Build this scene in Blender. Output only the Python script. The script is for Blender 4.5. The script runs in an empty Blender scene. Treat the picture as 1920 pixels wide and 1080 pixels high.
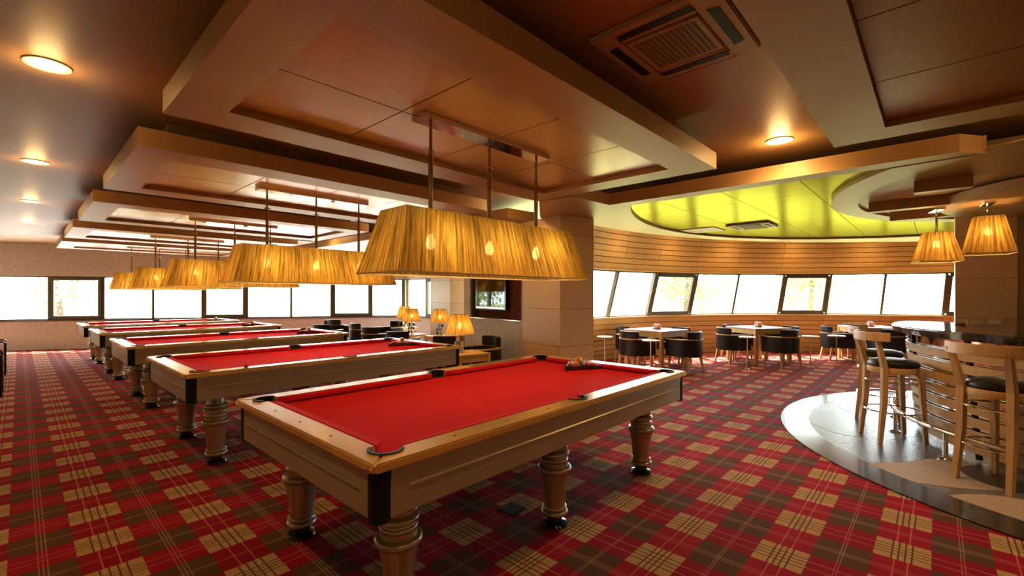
import bpy, bmesh, math, random
from mathutils import Vector, Matrix
from mathutils.geometry import tessellate_polygon
random.seed(7)
PI = math.pi
sc = bpy.context.scene
C = sc.collection

# ------------------------------------------------------------------ camera
F_PX, Y_HOR, YAW, CAM_Z = 857.7, 553.4, math.radians(42.85), 1.44
cam = bpy.data.cameras.new('camera')
cam.sensor_width = 36
cam.lens = F_PX / 1920 * 36
cam.shift_y = (Y_HOR - 540) / 1920
cam.clip_start = 0.02
cam.clip_end = 400
camo = bpy.data.objects.new('camera', cam)
C.objects.link(camo)
camo.location = (0, 0, CAM_Z)
camo.rotation_euler = (PI / 2, 0, YAW - PI / 2)
sc.camera = camo

# ------------------------------------------------------------------ light
SKY, SUN, EXPO = 5.1, 9.0, 2.0
LAMP_W, DOWN_W = 9.5, 13.0
WARM = (1.0, 0.50, 0.15)
sc.view_settings.view_transform = 'Standard'
sc.view_settings.look = 'None'
sc.view_settings.gamma = 1
sc.view_settings.use_curve_mapping = False
sc.view_settings.exposure = EXPO
sc.cycles.use_denoising = True
sc.cycles.max_bounces = 8
sc.cycles.diffuse_bounces = 4
sc.cycles.glossy_bounces = 4
sc.cycles.transmission_bounces = 6
sc.cycles.transparent_max_bounces = 12
sc.cycles.caustics_reflective = False
sc.cycles.caustics_refractive = False
sc.cycles.sample_clamp_indirect = 6
w = bpy.data.worlds.new('sky')
sc.world = w
w.use_nodes = True
bg = w.node_tree.nodes['Background']
bg.inputs[0].default_value = (0.84, 0.92, 1.0, 1)
bg.inputs[1].default_value = SKY
sl = bpy.data.lights.new('sun', 'SUN')
sl.energy = SUN
sl.angle = math.radians(1)
sl.color = (1, .95, .86)
so = bpy.data.objects.new('sun', sl)
C.objects.link(so)
so.rotation_euler = (math.radians(32), 0, math.radians(135))   # high, from behind the camera: no sun patches indoors

# ------------------------------------------------------------------ helpers: photo pixel -> world
FW = Vector((math.cos(YAW), math.sin(YAW)))
RT = Vector((math.sin(YAW), -math.cos(YAW)))
def at_z(px, py, z):                      # point of height z seen at the pixel
    Y = -F_PX * (z - CAM_Z) / (py - Y_HOR)
    return FW * Y + RT * ((px - 960) / F_PX * Y)
def at_d(px, Y):                          # ground position at depth Y
    return FW * Y + RT * ((px - 960) / F_PX * Y)
def on_line(px, a, b):                    # where the pixel column meets the wall line a-b
    d = FW + RT * ((px - 960) / F_PX)
    e = b - a
    den = d.x * e.y - d.y * e.x
    t = (a.x * e.y - a.y * e.x) / den
    return d * t

# ------------------------------------------------------------------ helpers: materials
MATS = {}
class X:                                   # tiny expression compiler for Math nodes
    def __init__(s, nt, v): s.nt, s.v = nt, v
    def _op(s, o, op, swap=False):
        n = s.nt.nodes.new('ShaderNodeMath'); n.operation = op
        a, b = (o, s) if swap else (s, o)
        for i, q in enumerate((a, b)):
            if q is None: continue
            if isinstance(q, X): s.nt.links.new(q.v, n.inputs[i])
            else: n.inputs[i].default_value = q
        return X(s.nt, n.outputs[0])
    def __add__(s, o): return s._op(o, 'ADD')
    def __sub__(s, o): return s._op(o, 'SUBTRACT')
    def __rsub__(s, o): return s._op(o, 'SUBTRACT', True)
    def __mul__(s, o): return s._op(o, 'MULTIPLY')
    def __truediv__(s, o): return s._op(o, 'DIVIDE')
    def __lt__(s, o): return s._op(o, 'LESS_THAN')
    def mx(s, o): return s._op(o, 'MAXIMUM')
    def abs(s): return s._op(None, 'ABSOLUTE')
    def fract(s): return s._op(None, 'FRACT')

def newmat(name):
    m = bpy.data.materials.new(name); m.use_nodes = True
    nt = m.node_tree
    b = nt.nodes['Principled BSDF']
    MATS[name] = m
    return m, nt, b
def mixcol(nt, fac, a, b, blend='MIX'):
    n = nt.nodes.new('ShaderNodeMix'); n.data_type = 'RGBA'; n.blend_type = blend
    for sock, v in ((n.inputs[0], fac), (n.inputs[6], a), (n.inputs[7], b)):
        if isinstance(v, X): nt.links.new(v.v, sock)
        elif hasattr(v, 'is_linked'): nt.links.new(v, sock)
        elif isinstance(v, (int, float)): sock.default_value = v
        else: sock.default_value = (*v, 1)
    return n.outputs[2]
def objco(nt, scale=(1, 1, 1)):
    tc = nt.nodes.new('ShaderNodeTexCoord'); mp = nt.nodes.new('ShaderNodeMapping')
    mp.inputs['Scale'].default_value = scale
    nt.links.new(tc.outputs['Object'], mp.inputs[0])
    return mp.outputs[0]
def noise(nt, co, scale, detail=3, rough=.5):
    n = nt.nodes.new('ShaderNodeTexNoise'); n.inputs['Scale'].default_value = scale
    n.inputs['Detail'].default_value = detail; n.inputs['Roughness'].default_value = rough
    nt.links.new(co, n.inputs['Vector'])
    return n.outputs[0]
def bump(nt, b, h, strength, dist=.01):
    n = nt.nodes.new('ShaderNodeBump'); n.inputs['Strength'].default_value = strength
    n.inputs['Distance'].default_value = dist
    nt.links.new(h, n.inputs['Height']); nt.links.new(n.outputs[0], b.inputs['Normal'])
def pm(name, col, rough=.5, metal=0., var=.0, vscale=8, bmp=0., bscale=60, stretch=(1, 1, 1), spec=.5, coat=0., rnd=0.):
    m, nt, b = newmat(name)
    b.inputs['Roughness'].default_value = rough
    b.inputs['Metallic'].default_value = metal
    b.inputs['Specular IOR Level'].default_value = spec
    b.inputs['Coat Weight'].default_value = coat
    b.inputs['Coat Roughness'].default_value = .08
    b.inputs['Base Color'].default_value = (*col, 1)
    out = None
    if var:
        co = objco(nt, stretch)
        f = noise(nt, co, vscale)
        mr = nt.nodes.new('ShaderNodeMapRange'); mr.inputs[1].default_value = .3; mr.inputs[2].default_value = .7
        nt.links.new(f, mr.inputs[0])
        out = mixcol(nt, mr.outputs[0], tuple(c * (1 - var) for c in col), tuple(min(1, c * (1 + var)) for c in col))
    if rnd:
        oi = nt.nodes.new('ShaderNodeObjectInfo')
        mr = nt.nodes.new('ShaderNodeMapRange'); mr.inputs[3].default_value = 1 - rnd; mr.inputs[4].default_value = 1 + rnd
        nt.links.new(oi.outputs['Random'], mr.inputs[0])
        hs = nt.nodes.new('ShaderNodeHueSaturation')
        nt.links.new(mr.outputs[0], hs.inputs['Value'])
        if out is not None: nt.links.new(out, hs.inputs['Color'])
        else: hs.inputs['Color'].default_value = (*col, 1)
        out = hs.outputs[0]
    if out is not None: nt.links.new(out, b.inputs['Base Color'])
    if bmp:
        co = objco(nt, stretch)
        bump(nt, b, noise(nt, co, bscale, 4), bmp)
    return m
def emis(name, col, s):
    m, nt, b = newmat(name)
    b.inputs['Base Color'].default_value = (*col, 1)
    b.inputs['Emission Color'].default_value = (*col, 1)
    b.inputs['Emission Strength'].default_value = s
    return m

pm('ceiling_paint', (.38, .225, .098), .48, var=.03, vscale=2)
pm('coffer_paint', (.43, .26, .115), .45, var=.03, vscale=2)
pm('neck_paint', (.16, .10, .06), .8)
pm('coffer_panel', (.36, .19, .075), .28, metal=.25, var=.10, vscale=7, stretch=(1, 14, 1), bmp=.04, bscale=30, rnd=.05)
m, nt, b = newmat('disc_panel')                        # lacquered yellow metal sheet: tinted gloss over a dull base
nt.nodes.remove(b)
df = nt.nodes.new('ShaderNodeBsdfDiffuse'); gs = nt.nodes.new('ShaderNodeBsdfGlossy'); ms = nt.nodes.new('ShaderNodeMixShader')
df.inputs[0].default_value = (.36, .31, .06, 1); gs.inputs['Roughness'].default_value = .2; ms.inputs[0].default_value = .55
nzp = noise(nt, objco(nt, (1, 14, 1)), 6)
nt.links.new(mixcol(nt, nzp, (.33, .31, .055), (.43, .395, .09)), gs.inputs[0])
nt.links.new(df.outputs[0], ms.inputs[1]); nt.links.new(gs.outputs[0], ms.inputs[2]); nt.links.new(ms.outputs[0], nt.nodes['Material Output'].inputs[0])
pm('wall_stone', (.55, .53, .51), .8, var=.12, vscale=14, bmp=.25, bscale=45)
pm('wall_plain', (.52, .40, .27), .8, var=.05)
pm('plank_wood', (.60, .40, .145), .45, var=.14, vscale=5, stretch=(3, 3, 22), bmp=.05, rnd=.10)
pm('gap_dark', (.10, .055, .02), .9)
pm('pillar_wood', (.74, .55, .33), .42, var=.07, vscale=5, stretch=(2, 2, 18), rnd=.04)
pm('frame_olive', (.10, .085, .048), .45, metal=.2)
pm('frame_light', (.62, .60, .5), .5)
pm('rail_lamplit', (.82, .54, .16), .24, metal=.4, var=.05, vscale=20, coat=.4)  # champagne metal; the lamps' yellow reflection is put into the colour
pm('apron_taupe', (.42, .365, .26), .36, metal=.3, var=.04)
pm('leg_silver', (.50, .455, .35), .28, metal=.6)
pm('black_gloss', (.008, .008, .008), .15)
pm('black_matte', (.010, .009, .009), .6, spec=.2)
pm('pocket_leather', (.018, .013, .011), .5, spec=.3)
pm('cloth_red', (.66, .012, .022), .95, var=.08, vscale=120, bmp=.08, bscale=400, spec=.15)
pm('leather_black', (.012, .0095, .0085), .42, spec=.35, bmp=.06, bscale=120)
pm('chair_wood', (.62, .42, .21), .4, var=.12, vscale=6, stretch=(8, 8, 1.2), rnd=.06)
pm('table_wood', (.62, .40, .16), .35, var=.1, vscale=6, stretch=(2, 14, 2))
pm('table_top', (.72, .46, .38), .25, var=.05, vscale=6, stretch=(2, 14, 2), coat=.3)
pm('chrome', (.80, .78, .74), .08, metal=1)
pm('brushed_steel', (.60, .56, .50), .22, metal=1)
pm('brass_rod', (.42, .30, .16), .2, metal=.9)
pm('granite', (.035, .033, .033), .16, var=.5, vscale=60, coat=.3)
pm('counter_granite', (.022, .02, .02), .06, var=.6, vscale=40, coat=.5)
pm('stone_grey', (.13, .135, .145), .30, var=.3, vscale=30, bmp=.5, bscale=26)
pm('stone_pale', (.42, .34, .26), .5, var=.25, vscale=90, bmp=.3, bscale=60)
pm('stone_brown', (.03, .024, .02), .35, var=.3, vscale=60, bmp=.15, bscale=60)
pm('stone_blue', (.085, .09, .105), .30, var=.25, vscale=40, bmp=.2, bscale=50)
pm('plastic_cream', (.42, .31, .19), .5, spec=.3)
pm('grille', (.20, .16, .10), .6)
pm('white_plastic', (.8, .78, .72), .35)
pm('plum', (.14, .025, .035), .42, var=.1, spec=.6)
pm('rack_wood', (.05, .025, .012), .35, var=.2)
pm('red_fabric', (.35, .03, .04), .8, var=.1)
pm('acrylic', (.85, .85, .83), .08, metal=.85)
pm('jar_peach', (.75, .45, .33), .4)
pm('bark', (.12, .08, .05), .9, var=.3)
pm('leaf', (.30, .38, .15), .6, var=.35, vscale=3)
pm('lawn', (.36, .37, .12), .9, var=.15, vscale=.6)
pm('terrace', (.62, .56, .52), .9, var=.08, vscale=.6)
pm('leak_slab_grey', (.3, .3, .3), .9)
pm('chalk', (.45, .03, .05), .8)
emis('bulb', (1, .70, .30), 14)
emis('bulb_clear', (1, .62, .22), 60)
emis('downlight_glow', (1, .76, .36), 1.6)
for nm, c in dict(yellow=(.85, .42, .02), orange=(.75, .2, .02), red=(.6, .02, .03), blue=(.02, .03, .2), purple=(.10, .02, .12), green=(.02, .12, .05), maroon=(.22, .02, .02), black=(.01, .01, .01), cream=(.8, .72, .5)).items():
    pm('ball_' + nm, c, .08, coat=.5)

# glass: thin pane, clear with a faint reflection
m, nt, b = newmat('glass')
nt.nodes.remove(b)
tr = nt.nodes.new('ShaderNodeBsdfTransparent'); gl = nt.nodes.new('ShaderNodeBsdfGlossy'); mx = nt.nodes.new('ShaderNodeMixShader')
gl.inputs['Roughness'].default_value = .02
tr.inputs[0].default_value = (.97, .98, .96, 1)
lw = nt.nodes.new('ShaderNodeLayerWeight'); lw.inputs[0].default_value = .5
fz = X(nt, lw.outputs['Facing']); fz = fz * fz * fz * fz * .5 + .03
nt.links.new(fz.v, mx.inputs[0]); nt.links.new(tr.outputs[0], mx.inputs[1]); nt.links.new(gl.outputs[0], mx.inputs[2])
nt.links.new(mx.outputs[0], nt.nodes['Material Output'].inputs[0])

# pleated organza lamp shade
def shade_mat(name, col, tcol, see, freq):
    m, nt, b = newmat(name)
    nt.nodes.remove(b)
    tc = nt.nodes.new('ShaderNodeTexCoord')
    sp = nt.nodes.new('ShaderNodeSeparateXYZ'); nt.links.new(tc.outputs['UV'], sp.inputs[0])
    cb = nt.nodes.new('ShaderNodeCombineXYZ')
    nt.links.new(sp.outputs[0], cb.inputs[0])
    sm = X(nt, sp.outputs[1]) * .02
    nt.links.new(sm.v, cb.inputs[1])
    f = noise(nt, cb.outputs[0], freq, 4, .7)
    cr = nt.nodes.new('ShaderNodeMapRange'); cr.inputs[1].default_value = .38; cr.inputs[2].default_value = .64
    nt.links.new(f, cr.inputs[0])
    d = nt.nodes.new('ShaderNodeBsdfDiffuse'); t = nt.nodes.new('ShaderNodeBsdfTranslucent'); tp = nt.nodes.new('ShaderNodeBsdfTransparent')
    nt.links.new(mixcol(nt, cr.outputs[0], tuple(c * .55 for c in col), col), d.inputs[0])
    dense = 1 - X(nt, sp.outputs[1]) * .55                     # the gathers lie closer together towards the top
    tcl = mixcol(nt, cr.outputs[0], tuple(c * .22 for c in tcol), tcol)
    nt.links.new(mixcol(nt, dense, (0, 0, 0), tcl), t.inputs[0])
    tp.inputs[0].default_value = (1, .85, .55, 1)
    a = nt.nodes.new('ShaderNodeMixShader'); a.inputs[0].default_value = .8
    nt.links.new(d.outputs[0], a.inputs[1]); nt.links.new(t.outputs[0], a.inputs[2])
    mm = nt.nodes.new('ShaderNodeMixShader')
    k = X(nt, cr.outputs[0]) * see
    nt.links.new(k.v, mm.inputs[0]); nt.links.new(a.outputs[0], mm.inputs[1]); nt.links.new(tp.outputs[0], mm.inputs[2])
    nt.links.new(mm.outputs[0], nt.nodes['Material Output'].inputs[0])
shade_mat('shade_gold', (.30, .22, .095), (.98, .64, .13), .035, 48)
shade_mat('shade_amber', (.26, .18, .075), (.80, .46, .10), .05, 40)
pm('shade_lining', (.75, .6, .35), .8)

# tartan carpet, woven in the grid of the floor
m, nt, b = newmat('carpet')
tc = nt.nodes.new('ShaderNodeTexCoord'); sp = nt.nodes.new('ShaderNodeSeparateXYZ')
nt.links.new(tc.outputs['Object'], sp.inputs[0])
u = ((X(nt, sp.outputs[0]) - .218) / .505).fract()
v = ((X(nt, sp.outputs[1]) - .020) / .4915).fract()
ax, ay = u < .485, v < .490
beige, brown = ax * ay, (1 - ax) * (1 - ay)
du, dv = (u - .2425).abs(), (v - .245).abs()
def near(d, c, h): return (d - c).abs() < h
pink = near(du, .072, .0065).mx(near(dv, .058, .006))
dark = near(du, .036, .0075).mx(near(du, .108, .0075)).mx(near(dv, .029, .0075)).mx(near(dv, .087, .0075)) * beige
eu, ev = (u - .7425).abs(), (v - .745).abs()
tri = (eu < .0055).mx(near(eu, .034, .0055)).mx(near(ev, .014, .005))
co = objco(nt)
red = mixcol(nt, ay, (.26, .0035, .015), (.31, .0045, .019))
c = mixcol(nt, brown, red, (.10, .045, .023))
c = mixcol(nt, beige, c, (.46, .29, .125))
c = mixcol(nt, tri * (1 - beige), c, mixcol(nt, brown, (.42, .10, .09), (.32, .19, .10)))
c = mixcol(nt, pink, c, mixcol(nt, beige, (.55, .13, .12), (.52, .36, .18)))
c = mixcol(nt, dark, c, (.10, .045, .02))
nz = noise(nt, co, 160, 3)
fz = X(nt, nz) * .5 + .75
hs = nt.nodes.new('ShaderNodeHueSaturation'); nt.links.new(c, hs.inputs['Color']); nt.links.new(fz.v, hs.inputs['Value'])
nt.links.new(hs.outputs[0], b.inputs['Base Color'])
b.inputs['Roughness'].default_value = .9
b.inputs['Specular IOR Level'].default_value = .1
bump(nt, b, nz, .3, .004)

# ------------------------------------------------------------------ helpers: geometry
class MB:
    def __init__(s): s.v, s.f, s.uv = [], [], None
    def add(s, vs, fs):
        o = len(s.v); s.v += [tuple(p) for p in vs]; s.f += [tuple(i + o for i in f) for f in fs]; return s
    def box(s, x0, x1, y0, y1, z0, z1):
        return s.add([(x0, y0, z0), (x1, y0, z0), (x1, y1, z0), (x0, y1, z0), (x0, y0, z1), (x1, y0, z1), (x1, y1, z1), (x0, y1, z1)],
                     [(3, 2, 1, 0), (4, 5, 6, 7), (0, 1, 5, 4), (1, 2, 6, 5), (2, 3, 7, 6), (3, 0, 4, 7)])
    def cbox(s, c, d): return s.box(c[0] - d[0] / 2, c[0] + d[0] / 2, c[1] - d[1] / 2, c[1] + d[1] / 2, c[2] - d[2] / 2, c[2] + d[2] / 2)
    def hexa(s, lo, hi):                       # two quads (same winding, lo seen from above ccw)
        return s.add(list(lo) + list(hi), [(3, 2, 1, 0), (4, 5, 6, 7), (0, 1, 5, 4), (1, 2, 6, 5), (2, 3, 7, 6), (3, 0, 4, 7)])
    def bar(s, p, q, w, d, up=(0, 0, 1)):      # square bar from p to q
        p, q, up = Vector(p), Vector(q), Vector(up)
        t = (q - p).normalized(); a = t.cross(up)
        if a.length < 1e-4: a = t.cross(Vector((1, 0, 0)))
        a.normalize(); n = a.cross(t).normalized()
        a *= w / 2; n *= d / 2
        return s.hexa([p - a - n, p + a - n, p + a + n, p - a + n], [q - a - n, q + a - n, q + a + n, q - a + n])
    def prism(s, poly, z0, z1):
        n = len(poly); area = sum(poly[i][0] * poly[(i + 1) % n][1] - poly[(i + 1) % n][0] * poly[i][1] for i in range(n))
        if area < 0: poly = poly[::-1]
        tri = tessellate_polygon([[Vector((p[0], p[1], 0)) for p in poly]])
        vs = [(p[0], p[1], z0) for p in poly] + [(p[0], p[1], z1) for p in poly]
        fs = [(i, (i + 1) % n, (i + 1) % n + n, i + n) for i in range(n)]
        for t in tri:
            a, b_, c_ = [Vector(poly[i][:2]) for i in t]
            if (b_ - a).cross(c_ - a) < 0: t = t[::-1]
            fs.append((t[2], t[1], t[0])); fs.append(tuple(i + n for i in t))
        return s.add(vs, fs)
    def lathe(s, prof, n=20, cx=0, cy=0, sx=1, sy=1, cap=True):
        vs, fs = [], []
        for r, z in prof:
            for i in range(n):
                a = 2 * PI * i / n; vs.append((cx + r * sx * math.cos(a), cy + r * sy * math.sin(a), z))
        for k in range(len(prof) - 1):
            for i in range(n):
                j = (i + 1) % n; fs.append((k * n + i, k * n + j, k * n + n + j, k * n + n + i))
        if cap:
            fs.append(tuple(range(n))[::-1]); fs.append(tuple(range((len(prof) - 1) * n, len(prof) * n)))
        return s.add(vs, fs)
    def cyl(s, p, q, r, n=12, r2=None):
        p, q = Vector(p), Vector(q); r2 = r if r2 is None else r2
        t = (q - p).normalized(); a = t.orthogonal().normalized(); b_ = t.cross(a)
        vs = [p + (a * math.cos(2 * PI * i / n) + b_ * math.sin(2 * PI * i / n)) * r for i in range(n)]
        vs += [q + (a * math.cos(2 * PI * i / n) + b_ * math.sin(2 * PI * i / n)) * r2 for i in range(n)]
        fs = [(i, (i + 1) % n, (i + 1) % n + n, i + n) for i in range(n)] + [tuple(range(n))[::-1], tuple(range(n, 2 * n))]
        return s.add(vs, fs)
    def tube(s, path, r, n=8, closed=False):
        path = [Vector(p) for p in path]; m_ = len(path); vs, fs = [], []
        for k in range(m_):
            if closed: t = path[(k + 1) % m_] - path[k - 1]
            else: t = path[min(k + 1, m_ - 1)] - path[max(k - 1, 0)]
            t.normalize()
            up = Vector((0, 0, 1)) if abs(t.z) < .9 else Vector((1, 0, 0))
            a = t.cross(up).normalized(); b_ = a.cross(t)
            rr = r[k] if isinstance(r, (list, tuple)) else r
            vs += [path[k] + (a * math.cos(2 * PI * i / n) + b_ * math.sin(2 * PI * i / n)) * rr for i in range(n)]
        for k in range(m_ if closed else m_ - 1):
            k2 = (k + 1) % m_
            for i in range(n):
                j = (i + 1) % n; fs.append((k * n + i, k * n + j, k2 * n + j, k2 * n + i))
        if not closed: fs += [tuple(range(n))[::-1], tuple(range((m_ - 1) * n, m_ * n))]
        return s.add(vs, fs)
    def ribbon(s, outer, inner, z0, z1):       # upright wall between two plan curves; z0/z1 float or list
        n = len(outer); L = lambda z, i: z[i] if isinstance(z, (list, tuple)) else z
        vs, fs = [], []
        for i in range(n):
            vs += [(outer[i][0], outer[i][1], L(z0, i)), (outer[i][0], outer[i][1], L(z1, i)), (inner[i][0], inner[i][1], L(z1, i)), (inner[i][0], inner[i][1], L(z0, i))]
        for i in range(n - 1):
            a, c_ = 4 * i, 4 * i + 4
            for k in range(4):
                k2 = (k + 1) % 4; fs.append((a + k, a + k2, c_ + k2, c_ + k))
        fs += [(3, 2, 1, 0), (4 * n - 4, 4 * n - 3, 4 * n - 2, 4 * n - 1)]
        return s.add(vs, fs)
    def mesh(s, name, smooth=False, bevel=0):
        me = bpy.data.meshes.new(name); me.from_pydata(s.v, [], s.f)
        bm = bmesh.new(); bm.from_mesh(me)
        bmesh.ops.remove_doubles(bm, verts=bm.verts, dist=1e-5)
        bmesh.ops.recalc_face_normals(bm, faces=bm.faces)
        if bevel:
            es = [e for e in bm.edges if len(e.link_faces) == 2 and e.calc_face_angle() > .6]
            bmesh.ops.bevel(bm, geom=es, offset=bevel, segments=2, affect='EDGES', clamp_overlap=True)
        bm.to_mesh(me); bm.free()
        if smooth:
            me.polygons.foreach_set('use_smooth', [True] * len(me.polygons))
            try: me.set_sharp_from_angle(angle=math.radians(40))
            except Exception: pass
        return me
    def build(s, name, mat, parent=None, smooth=False, bevel=0, loc=None, rz=0):
        me = s.mesh(name, smooth, bevel)
        return put(name, me, mat, parent, loc, rz)
def put(name, me, mat, parent=None, loc=None, rz=0):
    o = bpy.data.objects.new(name, me)
    if mat and not me.materials: me.materials.append(MATS[mat])
    C.objects.link(o)
    if parent: o.parent = parent
    if loc is not None: o.location = loc
    if rz: o.rotation_euler[2] = rz
    return o
def tag(o, label=None, cat=None, group=None, kind=None):
    if label: o['label'] = label
    if cat: o['category'] = cat
    if group: o['group'] = group
    if kind: o['kind'] = kind
    return o
def thing(name, label, cat, loc=(0, 0, 0), rz=0, group=None, kind=None):
    o = bpy.data.objects.new(name, None); C.objects.link(o)
    o.empty_display_size = .1
    o.location = loc; o.rotation_euler[2] = rz
    return tag(o, label, cat, group, kind)
def copy_tree(o, parent=None, loc=None, rz=None, label=None):
    c_ = o.copy(); C.objects.link(c_); c_.parent = parent
    if loc is not None: c_.location = loc
    if rz is not None: c_.rotation_euler[2] = rz
    if label: c_['label'] = label
    for ch in list(o.children): copy_tree(ch, c_)
    return c_
def point(name, parent, loc, watts, col=WARM, r=.03):
    l = bpy.data.lights.new(name, 'POINT'); l.energy = watts; l.color = col; l.shadow_soft_size = r
    o = bpy.data.objects.new(name, l); C.objects.link(o); o.parent = parent; o.location = loc
    return o
def arc(c_, r, a0, a1, n):
    return [(c_[0] + r * math.cos(math.radians(a0 + (a1 - a0) * i / n)), c_[1] + r * math.sin(math.radians(a0 + (a1 - a0) * i / n))) for i in range(n + 1)]
S = 'structure'

# ================================================================== the setting
OUT = [(-4, -9), (12, -9)] + [(7.629 + 7.62 * math.cos(math.radians(a)), -1.979 + 7.62 * math.sin(math.radians(a))) for a in range(-60, 99, 3)] + [(7.1, 7.1), (8.62, 7.75), (8.55, 12.5), (-4, 20.35)]
CEIL, SOF = 2.80, 2.53               # main ceiling, underside of everything dropped from it
# ---- floors
MB().prism(OUT, -.30, 0).build('floor', 'carpet')
tag(bpy.data.objects['floor'], 'red, brown and beige tartan carpet floor', 'floor', kind=S)
BC = (6.75, -1.60)                   # centre of the round bar
fb = thing('floor_bar', 'round polished stone floor inlay around the bar', 'floor', (BC[0], BC[1], 0), kind=S)
n = 96
ro = arc((0, 0), 3.0, 0, 360, n); ri = arc((0, .08), 2.66, 0, 360, n)
MB().ribbon(ro, ri, .0, .006).build('stone_border', 'granite', fb)
MB().ribbon(arc((0, 0), 3.012, 0, 360, n), ro, .0, .008).build('metal_edge', 'black_gloss', fb)
MB().prism(arc((0, .08), 2.66, 0, 360, n)[:-1], 0, .0045).build('stone_field', 'stone_grey', fb)
def blob(cx, cy, a, b_, rot, nn=28):
    rot = math.radians(rot); out = []
    for i in range(nn):
        t = 2 * PI * i / nn; x, y = a * math.cos(t), b_ * math.sin(t)
        out.append((cx + x * math.cos(rot) - y * math.sin(rot), cy + x * math.sin(rot) + y * math.cos(rot)))
    return out
def to_bar(p): return (p.x - BC[0], p.y - BC[1])
for (px, py, a, b_, rot, mt, hz) in ((1750, 885, .62, .34, -62, 'stone_pale', .0060), (1890, 900, .30, .26, 20, 'stone_brown', .0070),
                                     (1905, 965, .42, .30, -50, 'stone_pale', .0060), (1560, 790, .60, .26, 25, 'stone_blue', .0060),
                                     (1660, 850, .55, .22, -35, 'stone_blue', .0065), (1600, 755, .70, .20, 8, 'stone_blue', .0062)):
    q = to_bar(at_z(px, py, 0))
    pg = []
    for x, y in blob(q[0], q[1], a, b_, rot):
        d = math.hypot(x, y - .08); k = min(1, 2.655 / d)
        pg.append((x * k, .08 + (y - .08) * k))
    MB().prism(pg, .001, hz).build('stone', mt, fb)

# ---- unseen slab added to stop light leaks, main ceiling
MB().prism(OUT, 3.0, 3.2).build('leak_slab', 'leak_slab_grey')
tag(bpy.data.objects['leak_slab'], 'unseen flat slab above the ceiling, added against light leaks', 'leak_slab', kind=S)
MB().prism(OUT, CEIL, CEIL + .05).build('ceiling', 'ceiling_paint')
tag(bpy.data.objects['ceiling'], 'flat brown beige painted ceiling', 'ceiling', kind=S)

# ---- ceiling coffers over the tables
CY = [-.45, 2.396, 5.247, 8.167, 11.105, 13.90]
CX0, CX1, CHW = .586, 4.097, 1.004
for k, cy in enumerate(CY):
    x0, x1, y0, y1 = CX0, CX1, cy - CHW, cy + CHW
    t = thing('ceiling_coffer', ('rectangular dropped ceiling coffer nearest the bar, without a lamp' if k == 0 else
              'rectangular dropped ceiling coffer above the %s pool table from the bar' % ('first', 'second', 'third', 'fourth', 'fifth')[k - 1]),
              'ceiling', ((x0 + x1) / 2, cy, SOF), kind=S)
    a, b_ = (x1 - x0) / 2, CHW
    ix, iy = a - .265, b_ - .31
    f = MB()
    for (p, q) in (((-a, -b_, a, -iy)), ((-a, iy, a, b_))), :
        pass
    f.box(-a, a, -b_, -iy, 0, .137); f.box(-a, a, iy, b_, 0, .137)
    f.box(-a, -ix, -iy, iy, 0, .137); f.box(ix, a, -iy, iy, 0, .137)
    f.build('frame', 'coffer_paint', t)
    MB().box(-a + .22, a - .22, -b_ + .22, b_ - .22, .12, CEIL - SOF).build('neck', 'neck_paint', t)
    pw, ph = 2 * ix / 4, iy
    me = MB().box(.003, pw - .003, .003, ph - .003, .036, .056).mesh('panel', bevel=.002)
    for i in range(4):
        for j in range(2):
            put('panel', me, 'coffer_panel', t, (-ix + i * pw, -iy + j * ph, 0))
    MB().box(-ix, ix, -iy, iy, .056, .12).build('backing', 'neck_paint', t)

# ---- dropped ceiling disc on the bar side: painted bulkhead, bright panels inside
AC_, AR_ = (7.245, -.992), 4.31      # rim of the panel field
LC_, LR_ = (5.93, -3.65), 7.58       # outer edge
poly = [(4.86, -.13), (4.86, 2.9), (4.15, 2.95), (4.13, 3.40), (5.0, 4.1)]
poly += arc(LC_, LR_, 88, 5, 40)
poly += arc(AC_, AR_, -25, 120.5, 50)
poly += [(5.06, -.27)]
t = thing('ceiling_disc', 'dropped curved ceiling bulkhead framing the bright panels near the bar', 'ceiling', (0, 0, 0), kind=S)
MB().prism(poly, SOF, SOF + .137).build('bulkhead', 'coffer_paint', t)
ring_o = arc((7.02, -2.18), 3.13, 128, 20, 48)
ring_i = arc((7.10, -1.95), 2.65, 141, 20, 48)
MB().ribbon(ring_o, ring_i, SOF - .004, SOF + .137).build('curved_ring', 'coffer_paint', t)
MB().prism(arc((7.10, -1.95), 2.66, 0, 360, 60)[:-1], SOF + .024, SOF + .032).build('recess_lid', 'ceiling_paint', t)  # flat sheet standing in for the shaded open recess
def clip(pg, inside, cut):
    out = []
    for i in range(len(pg)):
        a, b_ = pg[i - 1], pg[i]
        if inside(b_):
            if not inside(a): out.append(cut(a, b_))
            out.append(b_)
        elif inside(a): out.append(cut(a, b_))
    return out
circ = arc(AC_, AR_ + .02, 0, 360, 64)[:-1]
def clip_circle(pg):
    for i in range(len(circ)):
        p, q = circ[i - 1], circ[i]
        sd = lambda r: (q[0] - p[0]) * (r[1] - p[1]) - (q[1] - p[1]) * (r[0] - p[0])
        def cut(a, b_):
            u_ = sd(a) / (sd(a) - sd(b_)); return (a[0] + (b_[0] - a[0]) * u_, a[1] + (b_[1] - a[1]) * u_)
        pg = clip(pg, lambda r: sd(r) >= 0, cut)
        if len(pg) < 3: return []
    return pg
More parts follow.
